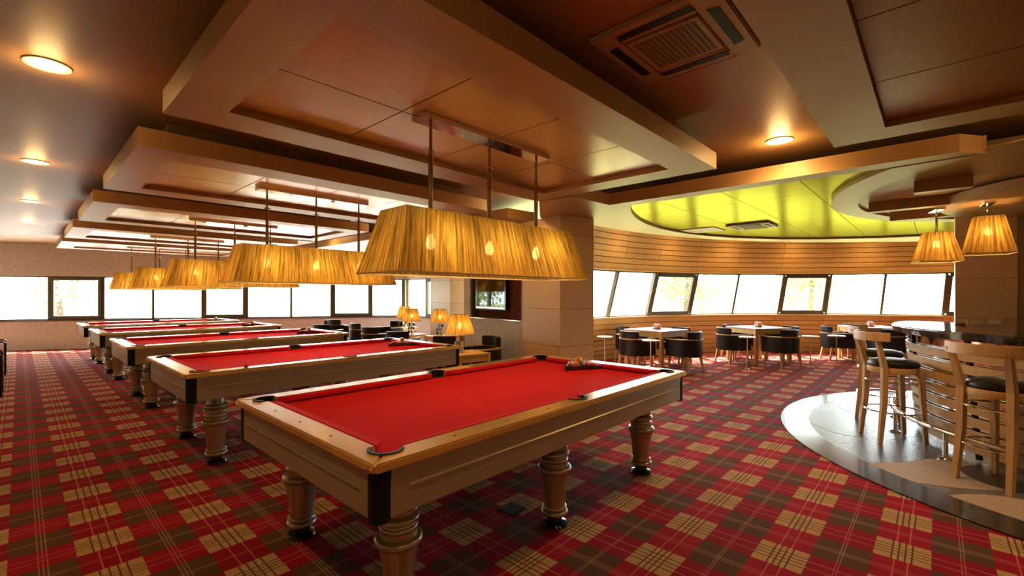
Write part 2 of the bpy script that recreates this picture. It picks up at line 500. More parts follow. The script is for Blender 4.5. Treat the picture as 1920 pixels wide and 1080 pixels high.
for i in range(6):
    for j in range(-5, 6):
        x0, y0 = 4.46 + 1.5 * i, .25 + .735 * j
        pg = clip_circle([(max(x0, 5.04), y0), (x0 + 1.5, y0), (x0 + 1.5, y0 + .735), (max(x0, 5.04), y0 + .735)])
        if not pg: continue
        g = .0035; cx = sum(p[0] for p in pg) / len(pg); cy = sum(p[1] for p in pg) / len(pg)
        pg = [(p[0] + (g if p[0] < cx else -g), p[1] + (g if p[1] < cy else -g)) for p in pg]
        MB().prism([(p[0] - cx, p[1] - cy) for p in pg], 0, .02).build('panel', 'disc_panel', t, loc=(cx, cy, SOF + .036))
MB().prism([(p[0], max(-6, p[1])) for p in circ if p[0] > 5.0], SOF + .058, SOF + .13).build('backing', 'neck_paint', t)
# round canopy plate above the bar and the short beams that carry it
t = thing('ceiling_canopy', 'round dropped ceiling plate above the bar', 'ceiling', (7.44, -1.47, 2.44), kind=S)
MB().prism(arc((0, 0), 1.44, 0, 360, 64)[:-1], 0, .09).build('plate', 'coffer_paint', t)
for (x, y0, y1) in ((5.98, -.25, .16), (7.0, -.3, .60), (8.02, -.3, .46)):
    MB().box(x - .02 - 7.44, x + .12 - 7.44, y0 + 1.47, y1 + 1.47, .002, .118).build('beam', 'coffer_paint', t)
# dropped block above the lounge
MB().prism([(4.67, 4.42), (5.25, 4.36), (5.65, 6.25), (6.9, 7.4), (8.2, 7.95), (8.2, 11.9), (4.67, 11.9)], SOF, SOF + .137).build('ceiling_lounge', 'coffer_paint')
tag(bpy.data.objects['ceiling_lounge'], 'dropped ceiling block above the lounge seats', 'ceiling', kind=S)

# ---- window walls on the far side
def wall_windows(name, label, a, b_, cuts, kinds, first, z0, z1, out):
    """flat stone wall a-b with a band of windows; cuts = positions along the wall"""
    d = (b_ - a); L = d.length; ang = math.atan2(d.y, d.x)
    t = thing(name, label, 'wall', (a.x, a.y, 0), ang, kind=S)
    MB().box(-.0, L, 0, .25, 0, z0).build('lower_wall', 'wall_stone', t)
    MB().box(-.0, L, 0, .25, z1, CEIL + .02).build('upper_wall', 'wall_stone', t)
    MB().box(-.0, L, -.02, .10, z0 - .03, z0).build('sill', 'frame_olive', t)
    for i, kd in enumerate(kinds):
        x0, x1 = cuts[i], cuts[i + 1]
        wn = thing('window_%d' % (first + i), '', '', (a.x, a.y, 0), ang, kind=S)
        wn['label'] = ('opening sash window with a heavy dark frame in the far stone wall' if kd else 'fixed window pane with a thin dark frame in the far stone wall')
        wn['category'] = 'window'
        fr = .03 if not kd else .035
        y0, y1 = .06, .13
        MB().box(x0 - .0, x1, y0, y1, z1 - .03, z1).box(x0, x1, y0, y1, z0, z0 + .03).box(x0, x0 + fr, y0, y1, z0 + .03, z1 - .03).box(x1 - fr, x1, y0, y1, z0 + .03, z1 - .03).build('frame', 'frame_olive', wn)
        if kd:
            e = .075; xa, xb, za, zb = x0 + fr, x1 - fr, z0 + .03, z1 - .03
            MB().box(xa, xb, .03, .11, zb - e, zb).box(xa, xb, .03, .11, za, za + e).box(xa, xa + e, .03, .11, za + e, zb - e).box(xb - e, xb, .03, .11, za + e, zb - e).build('sash', 'frame_olive', wn, bevel=.006)
        MB().box(x0 + fr, x1 - fr, .088, .094, z0 + .03, z1 - .03).build('pane', 'glass', wn)
    return t, ang
def portal(name, loc, rot, sx, sy):
    l = bpy.data.lights.new(name, 'AREA'); l.shape = 'RECTANGLE'; l.size = sx; l.size_y = sy; l.energy = 1
    l.cycles.is_portal = True
    o = bpy.data.objects.new(name, l); C.objects.link(o); o.location = loc; o.rotation_euler = rot
Z0, Z1 = .775, 1.945
wa, wb = at_d(0, 11.86), at_d(758.5, 14.5)
wd = (wb - wa).normalized()
wstart = wa - wd * 4.0
pxs = [89, 191, 285, 378, 462, 545, 621, 697]
cuts = [on_line(p, wa, wb) for p in pxs]
cuts = [(c_ - wstart).length for c_ in cuts]
mod = cuts[1] - cuts[0]
lead = [cuts[0] - 1.22 * i for i in range(3, 0, -1)]
Lw = (wb - wstart).length
cuts = lead + cuts + [Lw - .02]
kinds = [0, 0, 0] + [1, 0, 0, 1, 0, 0, 1, 0]
lead[0] = .02; cuts[0] = .02
wall_windows('wall_far', 'stone clad wall with a long band of windows behind the pool tables', wstart, wb, cuts, kinds, 1, Z0, Z1, 1)
ang = math.atan2(wd.y, wd.x)
mid = wstart + wd * (Lw / 2)
nrm = Vector((-wd.y, wd.x))
portal('portal', (mid.x + nrm.x * .3, mid.y + nrm.y * .3, (Z0 + Z1) / 2), (PI / 2, 0, ang + PI), Lw, Z1 - Z0)
# corner return wall
rb = Vector((8.28, 8.1))
ra = Vector((wb.x, wb.y))
wall_windows('wall_return', 'short return wall with windows beside the lounge lamps', ra, rb, [.05, 1.05, 2.05, 3.05, 4.1], [0, 1, 0, 0], 20, Z0, Z1, 1)
portal('portal', (8.65, 10.2, (Z0 + Z1) / 2), (PI / 2, 0, math.atan2(rb.y - ra.y, rb.x - ra.x) + PI), 4.2, Z1 - Z0)

MB().box(-.06, .06, -.06, .06, Z0, Z1).build('trim_1', 'frame_olive', None, loc=(wb.x - .02, wb.y - .02, 0), rz=.4)
tag(bpy.data.objects['trim_1'], 'dark corner post between the two window walls', 'trim', kind=S)
# ---- pillars and the niche wall with the television
P2 = at_d(1050, 6.17)
na = YAW + math.radians(35.9)
nd = Vector((math.cos(na), math.sin(na)))       # along the niche wall, away from the camera
nn_ = Vector((-nd.y, nd.x))                     # out of the wall, into the room
def panelled(name, label, loc, rz, x0, x1, y0, y1, seams, z1):
    t = thing(name, label, 'pillar', loc, rz, kind=S)
    zs = [0] + seams + [z1]
    for a, b_ in zip(zs, zs[1:]):
        MB().box(x0, x1, y0, y1, a + .002, b_ - .002).build('panel', 'pillar_wood', t, bevel=.002)
    MB().box(x0 + .004, x1 - .004, y0 + .004, y1 - .004, 0, z1).build('core', 'gap_dark', t)
    return t
# local x along nd, local y into the room
panelled('pillar', 'square wood clad pillar to the right of the wall television', (P2.x, P2.y, 0), na, 0, .84, -.644, 0, [.22, .74, 1.25, 1.76, 2.27], SOF)
P1 = at_d(844, 11.0)
panelled('pillar', 'wood clad pillar between the wall television and the return windows', (P1.x, P1.y, 0), na, 0, 1.07, -.5, 0, [.27, .78, 1.25, 1.80, 2.31], SOF)
s0 = 2.62
t = thing('wall_niche', 'stone clad wall with a plum ribbed niche for the television', 'wall', (P2.x, P2.y, 0), na, kind=S)
NX0, NX1, NZ0, NZ1 = .90, 2.40, 1.05, 2.1
MB().box(.83, s0 + .02, -.35, -.03, 0, NZ0).build('lower_wall', 'wall_stone', t)
MB().box(.83, NX0, -.35, -.03, NZ0, NZ1).box(NX1, s0 + .02, -.35, -.03, NZ0, NZ1).box(.83, s0 + .02, -.35, -.03, NZ1, SOF).build('upper_wall', 'wall_stone', t)
mb = MB(); nr = 50
for i in range(nr):
    x = NX0 + (NX1 - NX0) * i / nr; dx = (NX1 - NX0) / nr
    mb.add([(x, -.20, NZ0), (x + dx * .5, -.185, NZ0), (x + dx, -.20, NZ0), (x, -.20, NZ1), (x + dx * .5, -.185, NZ1), (x + dx, -.20, NZ1)], [(0, 1, 4, 3), (1, 2, 5, 4)])
tag(mb.build('ribbed_back', 'plum', t, smooth=True), kind='stuff')
MB().box(NX0, NX1, -.20, -.02, NZ0 - .012, NZ0 + .004).build('ledge', 'chrome', t, bevel=.003)
MB().box(NX0 - .02, NX0, -.20, -.022, NZ0, NZ1).build('niche_side', 'plum', t)
MB().box(NX1, NX1 + .02, -.20, -.022, NZ0, NZ1).build('niche_side', 'plum', t)

# ---- curved plank wall with raking windows
WC = Vector((7.629, -1.979))
def wr(z): return 7.1016 - .284 * (z - CAM_Z)
def wp(a, z, off=0):
    r = wr(z) + off; a = math.radians(a)
    return (r * math.cos(a), r * math.sin(a), z)
t = thing('wall_right', 'curved wall of horizontal wooden planks around the dining area', 'wall', (WC.x, WC.y, 0), kind=S)
def cone_strip(a0, a1, n_, z0, z1, o0, o1):
    m_ = MB(); vs = []
    for i in range(n_ + 1):
        a = a0 + (a1 - a0) * i / n_
        vs += [wp(a, z0, o0), wp(a, z0, o1), wp(a, z1, o1), wp(a, z1, o0)]
    fs = [(3, 2, 1, 0)]
    for i in range(n_):
        b0 = 4 * i
        for k in range(4): fs.append((b0 + k, b0 + (k + 1) % 4, b0 + 4 + (k + 1) % 4, b0 + 4 + k))
    fs.append((4 * n_, 4 * n_ + 1, 4 * n_ + 2, 4 * n_ + 3))
    return m_.add(vs, fs)
SILL, HEAD = .973, 1.959
cone_strip(98, -100, 60, 0, SILL - .03, .02, .25).build('lower_backing', 'gap_dark', t)
cone_strip(98, -100, 60, HEAD + .0, CEIL, .02, .25).build('upper_backing', 'gap_dark', t)
cone_strip(4, -100, 30, SILL - .03, HEAD, .02, .25).build('blind_wall', 'pillar_wood', t)
cone_strip(98, 4, 36, SILL - .055, SILL - .012, -.03, .20).build('sill_board', 'plank_wood', t)
cone_strip(98, 4, 36, HEAD - .0, HEAD + .035, -.02, .20).build('head_board', 'plank_wood', t)
STEP = 9.47
def plank_rows(z0, z1, pitch):
    k = int(round((z1 - z0) / pitch)); p = (z1 - z0) / k
    return [(z0 + i * p, z0 + (i + 1) * p - .013) for i in range(k)]
rows = plank_rows(.0, SILL - .05, .115) + plank_rows(HEAD + .04, CEIL, .115)
for za, zb in rows:
    me = cone_strip(STEP / 2 - .02, -STEP / 2 + .02, 4, za, zb, -.004, .02).mesh('plank')
    for i in range(10):
        put('plank', me, 'plank_wood', t, (0, 0, 0), math.radians(85.9 + 9.5 - STEP * i))
MULL = [90.7, 81.2, 71.3, 61.1, 51.7, 42.3, 33.3, 24.0, 14.8, 5.3]
for i in range(9):
    a0, a1 = MULL[i], MULL[i + 1]
    op = i in (2, 5, 8)
    wn = thing('window_%d' % (30 + i), ('opening sash window with a heavy olive frame in the curved wall' if op else 'fixed raking window pane in the curved plank wall'), 'window', (WC.x, WC.y, 0), kind=S)
    zt, zb = HEAD - .005, SILL - .01
    o = .10
    A, B_, D_, E_ = [Vector(wp(*q)) for q in ((a0, zb, o), (a1, zb, o), (a1, zt, o), (a0, zt, o))]
    up = (Vector((A.x + B_.x, A.y + B_.y, 0))).normalized()
    f = MB()
    for p, q in ((A, B_), (E_, D_)): f.bar(p, q, .045, .07, up)
    f.build('frame', 'frame_olive', wn)
    MB().bar(A, E_, .05, .09, up).build('mullion', 'frame_olive', wn)
    if op:
        cen = (A + B_ + D_ + E_) / 4
        q4 = [p + (cen - p).normalized() * .085 for p in (A, B_, D_, E_)]
        f = MB()
        for k in range(4): f.bar(q4[k], q4[(k + 1) % 4], .085, .06, up)
        f.build('sash', 'frame_olive', wn)
    th = up * .004
    MB().hexa([A - th, B_ - th, D_ - th, E_ - th], [A + th, B_ + th, D_ + th, E_ + th]).build('pane', 'glass', wn)
for i in range(0, 9, 3):
    a = math.radians((MULL[i] + MULL[i + 3]) / 2)
    portal('portal', (WC.x + 7.35 * math.cos(a), WC.y + 7.35 * math.sin(a), (SILL + HEAD) / 2), (PI / 2, 0, a + PI / 2), 3.6, 1.05)

# ---- remaining walls that close the room behind and beside the camera
MB().box(-2.4, -2.2, -9, 20, 0, CEIL).build('wall_left', 'wall_plain')
tag(bpy.data.objects['wall_left'], 'plain beige side wall', 'wall', kind=S)
MB().box(-2.4, 12, -6.2, -6.0, 0, CEIL).build('wall_back', 'wall_plain')
tag(bpy.data.objects['wall_back'], 'plain beige wall behind the camera', 'wall', kind=S)
MB().prism([(5.78, 6.05), (6.95, 7.25), (8.3, 7.80), (8.3, 7.95), (6.90, 7.38), (5.66, 6.2)], 0, CEIL).build('wall_lounge', 'wall_plain')
tag(bpy.data.objects['wall_lounge'], 'plain end wall of the lounge behind the pillar', 'wall', kind=S)
# pillar behind the bar
b0 = at_d(1791, 6.15)
bw = b0.y + .0876 * b0.x
t = panelled('pillar', 'wood clad pillar standing behind the bar', (b0.x, b0.y, 0), -PI / 2, 0, bw, 0, .5, [.62, 1.135, 1.66, 2.2], SOF)
t2 = panelled('wall_bar', 'pale panelled wall section beside the bar pillar', (b0.x, b0.y, 0), -PI / 2, bw + .002, bw + 1.6, .10, .45, [1.135], SOF)
t2['category'] = 'wall'

# ---- outdoors
MB().box(-60, 90, -60, 90, -.6, -.5).build('ground', 'lawn')
tag(bpy.data.objects['ground'], 'sunlit yellow green lawn outside the windows', 'lawn', kind=S)
q = [wstart + nrm * .3, wb + nrm * .3, wb + nrm * 14 + wd * 3, wstart + nrm * 14 - wd * 12]
MB().prism([(p.x, p.y) for p in q], -.5, -.42).build('terrace', 'terrace')
tag(bpy.data.objects['terrace'], 'pale paved terrace outside the far windows', 'terrace', kind=S)
def make_tree(h, r, seed):
    rnd = random.Random(seed)
    t = thing('tree', '', 'tree')
    MB().tube([(0, 0, 0), (.1, .05, h * .3), (.0, .1, h * .6), (.1, 0, h * .85)], [.16, .13, .10, .04], 8).build('trunk', 'bark', t, smooth=True)
    m_ = MB()
    cl = [(rnd.uniform(-.6, .6) * r, rnd.uniform(-.6, .6) * r, h * rnd.uniform(.35, .9), r * rnd.uniform(.35, .6)) for _ in range(14)]
    for cx, cy, cz, cr in cl:
        for _ in range(150):
            d = Vector((rnd.gauss(0, 1), rnd.gauss(0, 1), rnd.gauss(0, 1))).normalized() * cr * rnd.uniform(.6, 1)
            p = Vector((cx, cy, cz)) + d
            a = Vector((rnd.gauss(0, 1), rnd.gauss(0, 1), rnd.gauss(0, 1))).normalized()
            b2 = a.orthogonal().normalized(); s_ = rnd.uniform(.09, .17)
            m_.add([p - a * s_, p + b2 * s_ * .5, p + a * s_, p - b2 * s_ * .5], [(0, 1, 2, 3)])
    me = bpy.data.meshes.new('foliage'); me.from_pydata(m_.v, [], m_.f)
    tag(put('foliage', me, 'leaf', t), kind='stuff')
    return t
FARW, CURV = 'beyond the far windows', 'beyond the curved wall'
spots = [(-1.6, 24.5, FARW), (-6.4, 24.0, FARW), (-4.0, 29.2, FARW), (-9.5, 27.5, FARW), (7.0, 30, FARW), (1.2, 29.5, FARW), (27, 4.5, CURV), (26, 10.5, CURV)]
protos = [make_tree(5.2, 2.2, 3), make_tree(4.2, 2.0, 5)]
for i, (x, y, wh) in enumerate(spots):
    o = protos[i] if i < 2 else copy_tree(protos[i % 2])
    o.location = (x, y, -.5); o.rotation_euler[2] = i * 1.3
    tag(o, 'leafy tree standing on the lawn ' + wh, 'tree', 'trees ' + wh)

# ================================================================== pool tables
TY = [2.279, 5.065, 7.899, 10.726, 13.396]
TX = 2.2955
ORD = ['nearest the bar', 'second from the bar', 'third from the bar', 'fourth from the bar', 'beside the far windows']
def pool_table():
    t = thing('pool_table', '', 'pool table', (TX, TY[0], 0))
    a, b_ = 1.42, .784
    TOP = .82
    rw = .125
    # rails: mitred caps with the pockets bitten out of the inner edge
    ia, ib = a - rw, b_ - rw
    R_, O_ = .064, .005
    def bite(cx, cy, a0, a1, n_=10):
        return [(cx + R_ * math.cos(math.radians(a0 + (a1 - a0) * i / n_)), cy + R_ * math.sin(math.radians(a0 + (a1 - a0) * i / n_))) for i in range(n_ + 1)]
    lng = [(-a, -b_), (a, -b_)] + bite(ia - O_, -ib + O_, -45, -175.5) + bite(0, -ib - .018, 16.4, -196.4, 14) + bite(-ia + O_, -ib + O_, -4.5, -135)
    sht = [(-a, b_), (-a, -b_)] + bite(-ia + O_, -ib + O_, -135, -265.5) + bite(-ia + O_, ib - O_, -94.5, -225)
    for k in (1, -1):
        MB().prism([(k * x, k * y) for x, y in lng], .783, .82).build('rail', 'rail_lamplit', t, bevel=.007)
        MB().prism([(k * x, k * y) for x, y in sht], .783, .82).build('rail', 'rail_lamplit', t, bevel=.007)
    # cloth bed
    MB().box(-a + .10, a - .10, -b_ + .10, b_ - .10, .74, .783).build('cloth_bed', 'cloth_red', t)
    # cushions
    cw = .052; g = .07
    def cushion(p0, p1, inw):
        p0, p1, inw = Vector(p0), Vector(p1), Vector(inw); d = (p1 - p0).normalized()
        A = [p0, p1, p1 - d * .045 + inw * cw, p0 + d * .045 + inw * cw]
        lo = [(q.x, q.y, .783 if i < 2 else .792) for i, q in enumerate(A)]
        hi = [(q.x, q.y, .82 if i < 2 else .815) for i, q in enumerate(A)]
        MB().hexa(lo, hi).build('cushion', 'cloth_red', t, bevel=.004)
    for sgn in (-1, 1):
        cushion((-ia + g, sgn * ib), (-.065, sgn * ib), (0, -sgn)); cushion((.065, sgn * ib), (ia - g, sgn * ib), (0, -sgn))
        cushion((sgn * ia, -ib + g), (sgn * ia, ib - g), (-sgn, 0))
    # pockets: leather U rim + flat disc, blackened for the shade inside the hole
    for sx in (-1, 1):
        for sy in (-1, 1):
            c_ = (sx * (ia - .005), sy * (ib - .005)); m0 = math.degrees(math.atan2(sy, sx))
            pk = MB().ribbon(arc(c_, .074, m0 - 100, m0 + 100, 16), arc(c_, .058, m0 - 100, m0 + 100, 16), .786, .8255).build('pocket', 'pocket_leather', t, smooth=True)
            MB().prism(arc(c_, .058, 0, 360, 18)[:-1], .7832, .7845).build('hole_disc', 'cloth_red' if (sx, sy) == (-1, -1) else 'black_matte', pk)
    for sy in (-1, 1):
        c_ = (0, sy * (ib + .018)); m0 = 90 * sy
        pk = MB().ribbon(arc(c_, .072, m0 - 95, m0 + 95, 16), arc(c_, .057, m0 - 95, m0 + 95, 16), .786, .8255).build('pocket', 'pocket_leather', t, smooth=True)
        MB().prism(arc(c_, .057, 0, 360, 18)[:-1], .7832, .7845).build('hole_disc', 'black_matte', pk)
    # sights
    me = MB().lathe([(.006, 0), (.006, .0012)], 8).mesh('sight')
    for sy in (-1, 1):
        for x in (-.99, -.66, -.33, .33, .66, .99): put('sight', me, 'black_gloss', t, (x, sy * (b_ - .06), .82))
    for sx in (-1, 1):
        for y in (-.32, 0, .32): put('sight', me, 'black_gloss', t, (sx * (a - .06), y, .82))
    # apron
    e = .022; zb = .595
    for (x0, x1, y0, y1) in ((-a + .085, a - .085, -b_ + e, -b_ + e + .04), (-a + .085, a - .085, b_ - e - .04, b_ - e), (-a + e, -a + e + .04, -b_ + .085, b_ - .085), (a - e - .04, a - e, -b_ + .085, b_ - .085)):
        MB().box(x0, x1, y0, y1, zb, .783).build('apron', 'apron_taupe', t)
    MB().box(-a + .08, a - .08, -b_ + .08, b_ - .08, zb + .01, zb + .03).build('underside', 'black_matte', t)
    for sgn in (-1, 1):
        MB().hexa([(-a + .17, sgn * (b_ - e), .688), (a - .17, sgn * (b_ - e), .688), (a - .17, sgn * (b_ - e + .007), .691), (-a + .17, sgn * (b_ - e + .007), .691)][::sgn],
                  [(-a + .17, sgn * (b_ - e), .702), (a - .17, sgn * (b_ - e), .702), (a - .17, sgn * (b_ - e + .007), .697), (-a + .17, sgn * (b_ - e + .007), .697)][::sgn]).build('bead', 'apron_taupe', t)
        MB().box(min(sgn * (a - e), sgn * (a - e + .007)), max(sgn * (a - e), sgn * (a - e + .007)), -b_ + .13, b_ - .13, .689, .700).build('bead', 'apron_taupe', t, bevel=.003)
        MB().box(-a + .085, a - .085, min(sgn * (b_ - e), sgn * (b_ - e + .004)), max(sgn * (b_ - e), sgn * (b_ - e + .004)), .752, .783).build('top_molding', 'apron_taupe', t)
    for sx in (-1, 1):
        for sy in (-1, 1):
            cx, cy = sx * (a - e - .035), sy * (b_ - e - .035)
            pts = [(cx + .042 * math.cos(math.radians(q)), cy + .042 * math.sin(math.radians(q))) for q in range(0, 360, 15)]
            pts = [(max(min(x, cx + .038), cx - .038), max(min(y, cy + .038), cy - .038)) for x, y in pts]
            MB().prism(pts, zb - .012, .783).build('corner_trim', 'black_matte', t, smooth=True)
            MB().cyl((sx * (a + .0), sy * (b_ - .03), .795), (sx * (a + .008), sy * (b_ - .03), .795), .011, 10).build('bolt', 'chrome', t, smooth=True)
    # legs
    def bead(r, z, q): return [(r + q * math.cos(math.radians(v_)), z + q * math.sin(math.radians(v_))) for v_ in range(-90, 91, 22)]
    prof_ = [(.05, .068)] + bead(.068, .086, .017) + bead(.066, .115, .012) + [(.066, .13), (.068, .15), (.070, .20), (.076, .26), (.086, .31), (.095, .335)] + bead(.088, .357, .020) \
        + [(.083, .378), (.083, .402)] + bead(.075, .414, .012) + [(.074, .43)] + bead(.076, .452, .018) + [(.068, .474)] + bead(.073, .492, .015) + [(.070, .512), (.070, .60)]
    legm = MB().lathe(prof_, 28).mesh('leg', smooth=True)
    footm = MB().lathe([(.078, 0), (.082, .008), (.074, .022), (.048, .03), (.044, .072)], 24).mesh('foot', smooth=True)
    for x in (-1.14, 0, 1.15):
        for y in (-.515, .515):
            lg = put('leg', legm, 'leg_silver', t, (x, y, 0)); put('foot', footm, 'black_gloss', lg)
    return t
tab = pool_table()
for k, y in enumerate(TY):
    o = tab if k == 0 else copy_tree(tab)
    o.location = (TX, y, 0)
    tag(o, 'red pool table with champagne gold rails and six turned legs, ' + ORD[k], 'pool table', 'pool tables in a row')

# racks of balls
ballm = MB().lathe([(.0285 * math.cos(math.radians(a)), .0285 + .0285 * math.sin(math.radians(a))) for a in range(-84, 91, 12)], 16).mesh('ball', smooth=True)
RACK = ['purple', 'red', 'maroon', 'blue', 'yellow', 'orange', 'red', 'black', 'yellow', 'orange', 'red', 'green', 'purple', 'yellow', 'blue']
ballmesh = {}
for nm in set(RACK + ['yellow', 'orange']):
    me = ballm.copy(); me.materials.clear(); me.materials.append(MATS['ball_' + nm]); ballmesh[nm] = me
def rack_at(cx, cy, rz, k):
    s_ = .0572; rows_ = 5
    t = thing('ball_rack', 'dark wooden triangle holding balls on the pool table ' + ORD[k], 'ball rack', (cx, cy, .783), rz, 'triangle ball racks')
    R0, R1 = .208, .192
    tri = lambda r: [(r * math.cos(math.radians(90 + 120 * i)), r * math.sin(math.radians(90 + 120 * i))) for i in range(3)]
    o_, i_ = tri(R0), tri(R1)
    for q in range(3):
        p, n_ = q, (q + 1) % 3
        MB().hexa([(*o_[p], .0), (*o_[n_], .0), (*i_[n_], .0), (*i_[p], .0)], [(*o_[p], .036), (*o_[n_], .036), (*i_[n_], .036), (*i_[p], .030)]).build('side', 'rack_wood', t, bevel=.003)
    n_ = 0; M = Matrix.Rotation(rz, 3, 'Z')
    pos = []
    for r in range(rows_):
        for q in range(r + 1):
            pos.append(((q - r / 2) * s_, (.132) - r * s_ * .866, ('first', 'second', 'third', 'fourth', 'fifth')[r]))
    for q, p in enumerate(pos):
        nm = RACK[q]
        w_ = M @ Vector((p[0], p[1], 0))
        o = put('pool_ball', ballmesh[nm], None, None, (cx + w_.x, cy + w_.y, .783))
        tag(o, '%s ball in the %s rack row, pool table %s' % (nm, p[2], ORD[k]), 'pool ball', 'pool balls in the racks')
    w_ = M @ Vector((0, .132 - 2.667 * s_ * .866, 0))
    o = put('pool_ball', ballmesh['yellow'], None, None, (cx + w_.x, cy + w_.y, .783 + .0467))
    tag(o, 'yellow ball stacked atop the rack on the pool table ' + ORD[k], 'pool ball', 'pool balls in the racks')
for k, y in enumerate(TY):
    rack_at(3.424, y + .08, PI / 2 + math.radians((0, 1.5, -1, 2, 0)[k]), k)
# cube of chalk on the second table
q = at_z(452, 686, .82)
tag(MB().box(-.011, .011, -.011, .011, 0, .022).build('chalk_cube', 'chalk', None, bevel=.002, loc=(q.x, TY[1] - .784 + .06, .82)), 'small red chalk cube on the rail of the second pool table', 'chalk')

# ================================================================== pool table lamps
LY = [2.35, 5.16, 8.04, 10.93, 13.66]
def uv_shade(name, lo, hi, zlo, zhi, mat, parent, per, amp, rows_=5):
    """pleated shade: loop of plan points lo -> hi, with UV = (distance, height)"""
    def loop(c):
        pts = []
        for i in range(len(c)):
            a, b_ = Vector(c[i]), Vector(c[(i + 1) % len(c)])
            k = max(2, int(round((Vector(lo[(i + 1) % len(lo)]) - Vector(lo[i])).length / per)))
            for j in range(k): pts.append(a.lerp(b_, j / k))
        return pts
    L, H = loop(lo), loop(hi); n_ = len(L)
    vs, fs, uvs = [], [], []
    dist = [0]
    for i in range(n_): dist.append(dist[-1] + (L[(i + 1) % n_] - L[i]).length)
    for r in range(rows_ + 1):
        f_ = r / rows_
        for i in range(n_):
            p = L[i].lerp(H[i], f_); d = p.normalized() * (amp if i % 2 else 0)
            vs.append((p.x + d.x, p.y + d.y, zlo + (zhi - zlo) * f_))
    for r in range(rows_):
        for i in range(n_):
            j = (i + 1) % n_
            fs.append((r * n_ + i, r * n_ + j, r * n_ + n_ + j, r * n_ + n_ + i))
            uvs += [(dist[i], r / rows_), (dist[i + 1], r / rows_), (dist[i + 1], (r + 1) / rows_), (dist[i], (r + 1) / rows_)]
    me = bpy.data.meshes.new(name); me.from_pydata(vs, [], fs)
    ul = me.uv_layers.new(name='UV')
    ul.data.foreach_set('uv', [c for q in uvs for c in q])
    return put(name, me, mat, parent)
def pool_lamp():
    t = thing('pool_table_lamp', '', 'lamp', (TX, LY[0], SOF))
    zb, zt = 1.570 - SOF, 1.957 - SOF
    rect = lambda a, b_: [(-a, -b_), (a, -b_), (a, b_), (-a, b_)]
    sh = uv_shade('shade', rect(.90, .235), rect(.793, .14), zb, zt, 'shade_gold', t, .014, .005)
    f = MB(); a, b_ = .90, .235
    f.box(-a, a, -b_ - .003, -b_ + .004, zb - .004, zb + .006).box(-a, a, b_ - .004, b_ + .003, zb - .004, zb + .006).box(-a - .003, -a + .004, -b_, b_, zb - .004, zb + .006).box(a - .004, a + .003, -b_, b_, zb - .004, zb + .006)
    f.build('hem', 'shade_lining', sh)
    MB().box(-.615, .615, -.07, .07, .002, .034).build('ceiling_plate', 'chrome', t, bevel=.002)
    MB().box(-.60, .60, -.012, .012, zt - .03, zt - .01).build('spreader', 'brass_rod', t)
    for x in (-.52, 0, .52):
        rd = MB().cyl((x, 0, .005), (x, 0, -.17), .010, 10).build('rod', 'brass_rod', t, smooth=True)
        MB().cyl((x, 0, -.17), (x, 0, zt - .02), .0155, 12).build('sleeve', 'brass_rod', rd, smooth=True)
        MB().lathe([(.012, -.186), (.020, -.182), (.020, -.172), (.012, -.168)], 12, cx=x).cyl((x - .036, 0, -.177), (x + .036, 0, -.177), .004, 6).build('collar', 'chrome', rd, smooth=True)
        MB().cyl((x, 0, zt - .02), (x, 0, zt - .13), .014, 10).build('socket', 'brass_rod', rd, smooth=True)
        MB().lathe([(.010, zt - .13), (.028, zt - .17), (.032, zt - .195), (.022, zt - .222), (.004, zt - .23)], 14, cx=x).build('bulb', 'bulb', rd, smooth=True)
    return t
lamp = pool_lamp()
for k, y in enumerate(LY):
    o = lamp if k == 0 else copy_tree(lamp)
    o.location = (TX, y, SOF)
    tag(o, 'long gold pleated lamp on three rods above the pool table ' + ORD[k], 'lamp', 'pool table lamps')
    for x in (-.52, 0, .52): point('lamp_light', o, (x, 0, 1.957 - SOF - .19), LAMP_W, WARM, .034)

# ================================================================== downlights, air conditioners
def downlight(x, y, z, label, watts=DOWN_W, r=.080):
    t = thing('downlight', label, 'downlight', (x, y, z), 0, 'round ceiling downlights')
    MB().ribbon(arc((0, 0), r + .025, 0, 360, 28), arc((0, 0), r, 0, 360, 28), -.008, .002).build('trim_ring', 'white_plastic', t, smooth=True)
    MB().prism(arc((0, 0), r, 0, 360, 28)[:-1], -.004, -.001).build('diffuser', 'downlight_glow', t)
    l = bpy.data.lights.new('downlight_beam', 'SPOT'); l.energy = watts; l.color = (1, .56, .2); l.spot_size = math.radians(150); l.spot_blend = .8; l.shadow_soft_size = .09
    o = bpy.data.objects.new('downlight_beam', l); C.objects.link(o); o.parent = t; o.location = (0, 0, -.02)
    point('downlight_halo', t, (0, 0, -.085), watts * .10, (1, .58, .2), .07)
for i, y in enumerate((3.84, 6.72, 9.6, 12.4)):
    downlight(.115, y, CEIL, 'round warm downlight left of the gap between the %s coffers' % ('first and second', 'second and third', 'third and fourth', 'fourth and fifth')[i])
downlight(4.54, 1.01, CEIL, 'round warm downlight beside the straight ceiling bulkhead', DOWN_W * 2.2)
for i, y in enumerate((3.88, 6.75, 9.6)):
    downlight(4.40, y, CEIL, 'round warm downlight at the lounge end after the %s lamp coffer' % ('first', 'second', 'third')[i])
for sl_, a in enumerate((84, 70, 56, 42, 28, 14)):                              # hidden slot behind the disc, washing the planks
    p = WC + Vector((math.cos(math.radians(a)), math.sin(math.radians(a)))) * 6.35
    downlight(p.x, p.y, CEIL, '%s downlight from the pillar in the slot above the plank wall' % ('first', 'second', 'third', 'fourth', 'fifth', 'sixth')[sl_], DOWN_W * .8, .06)
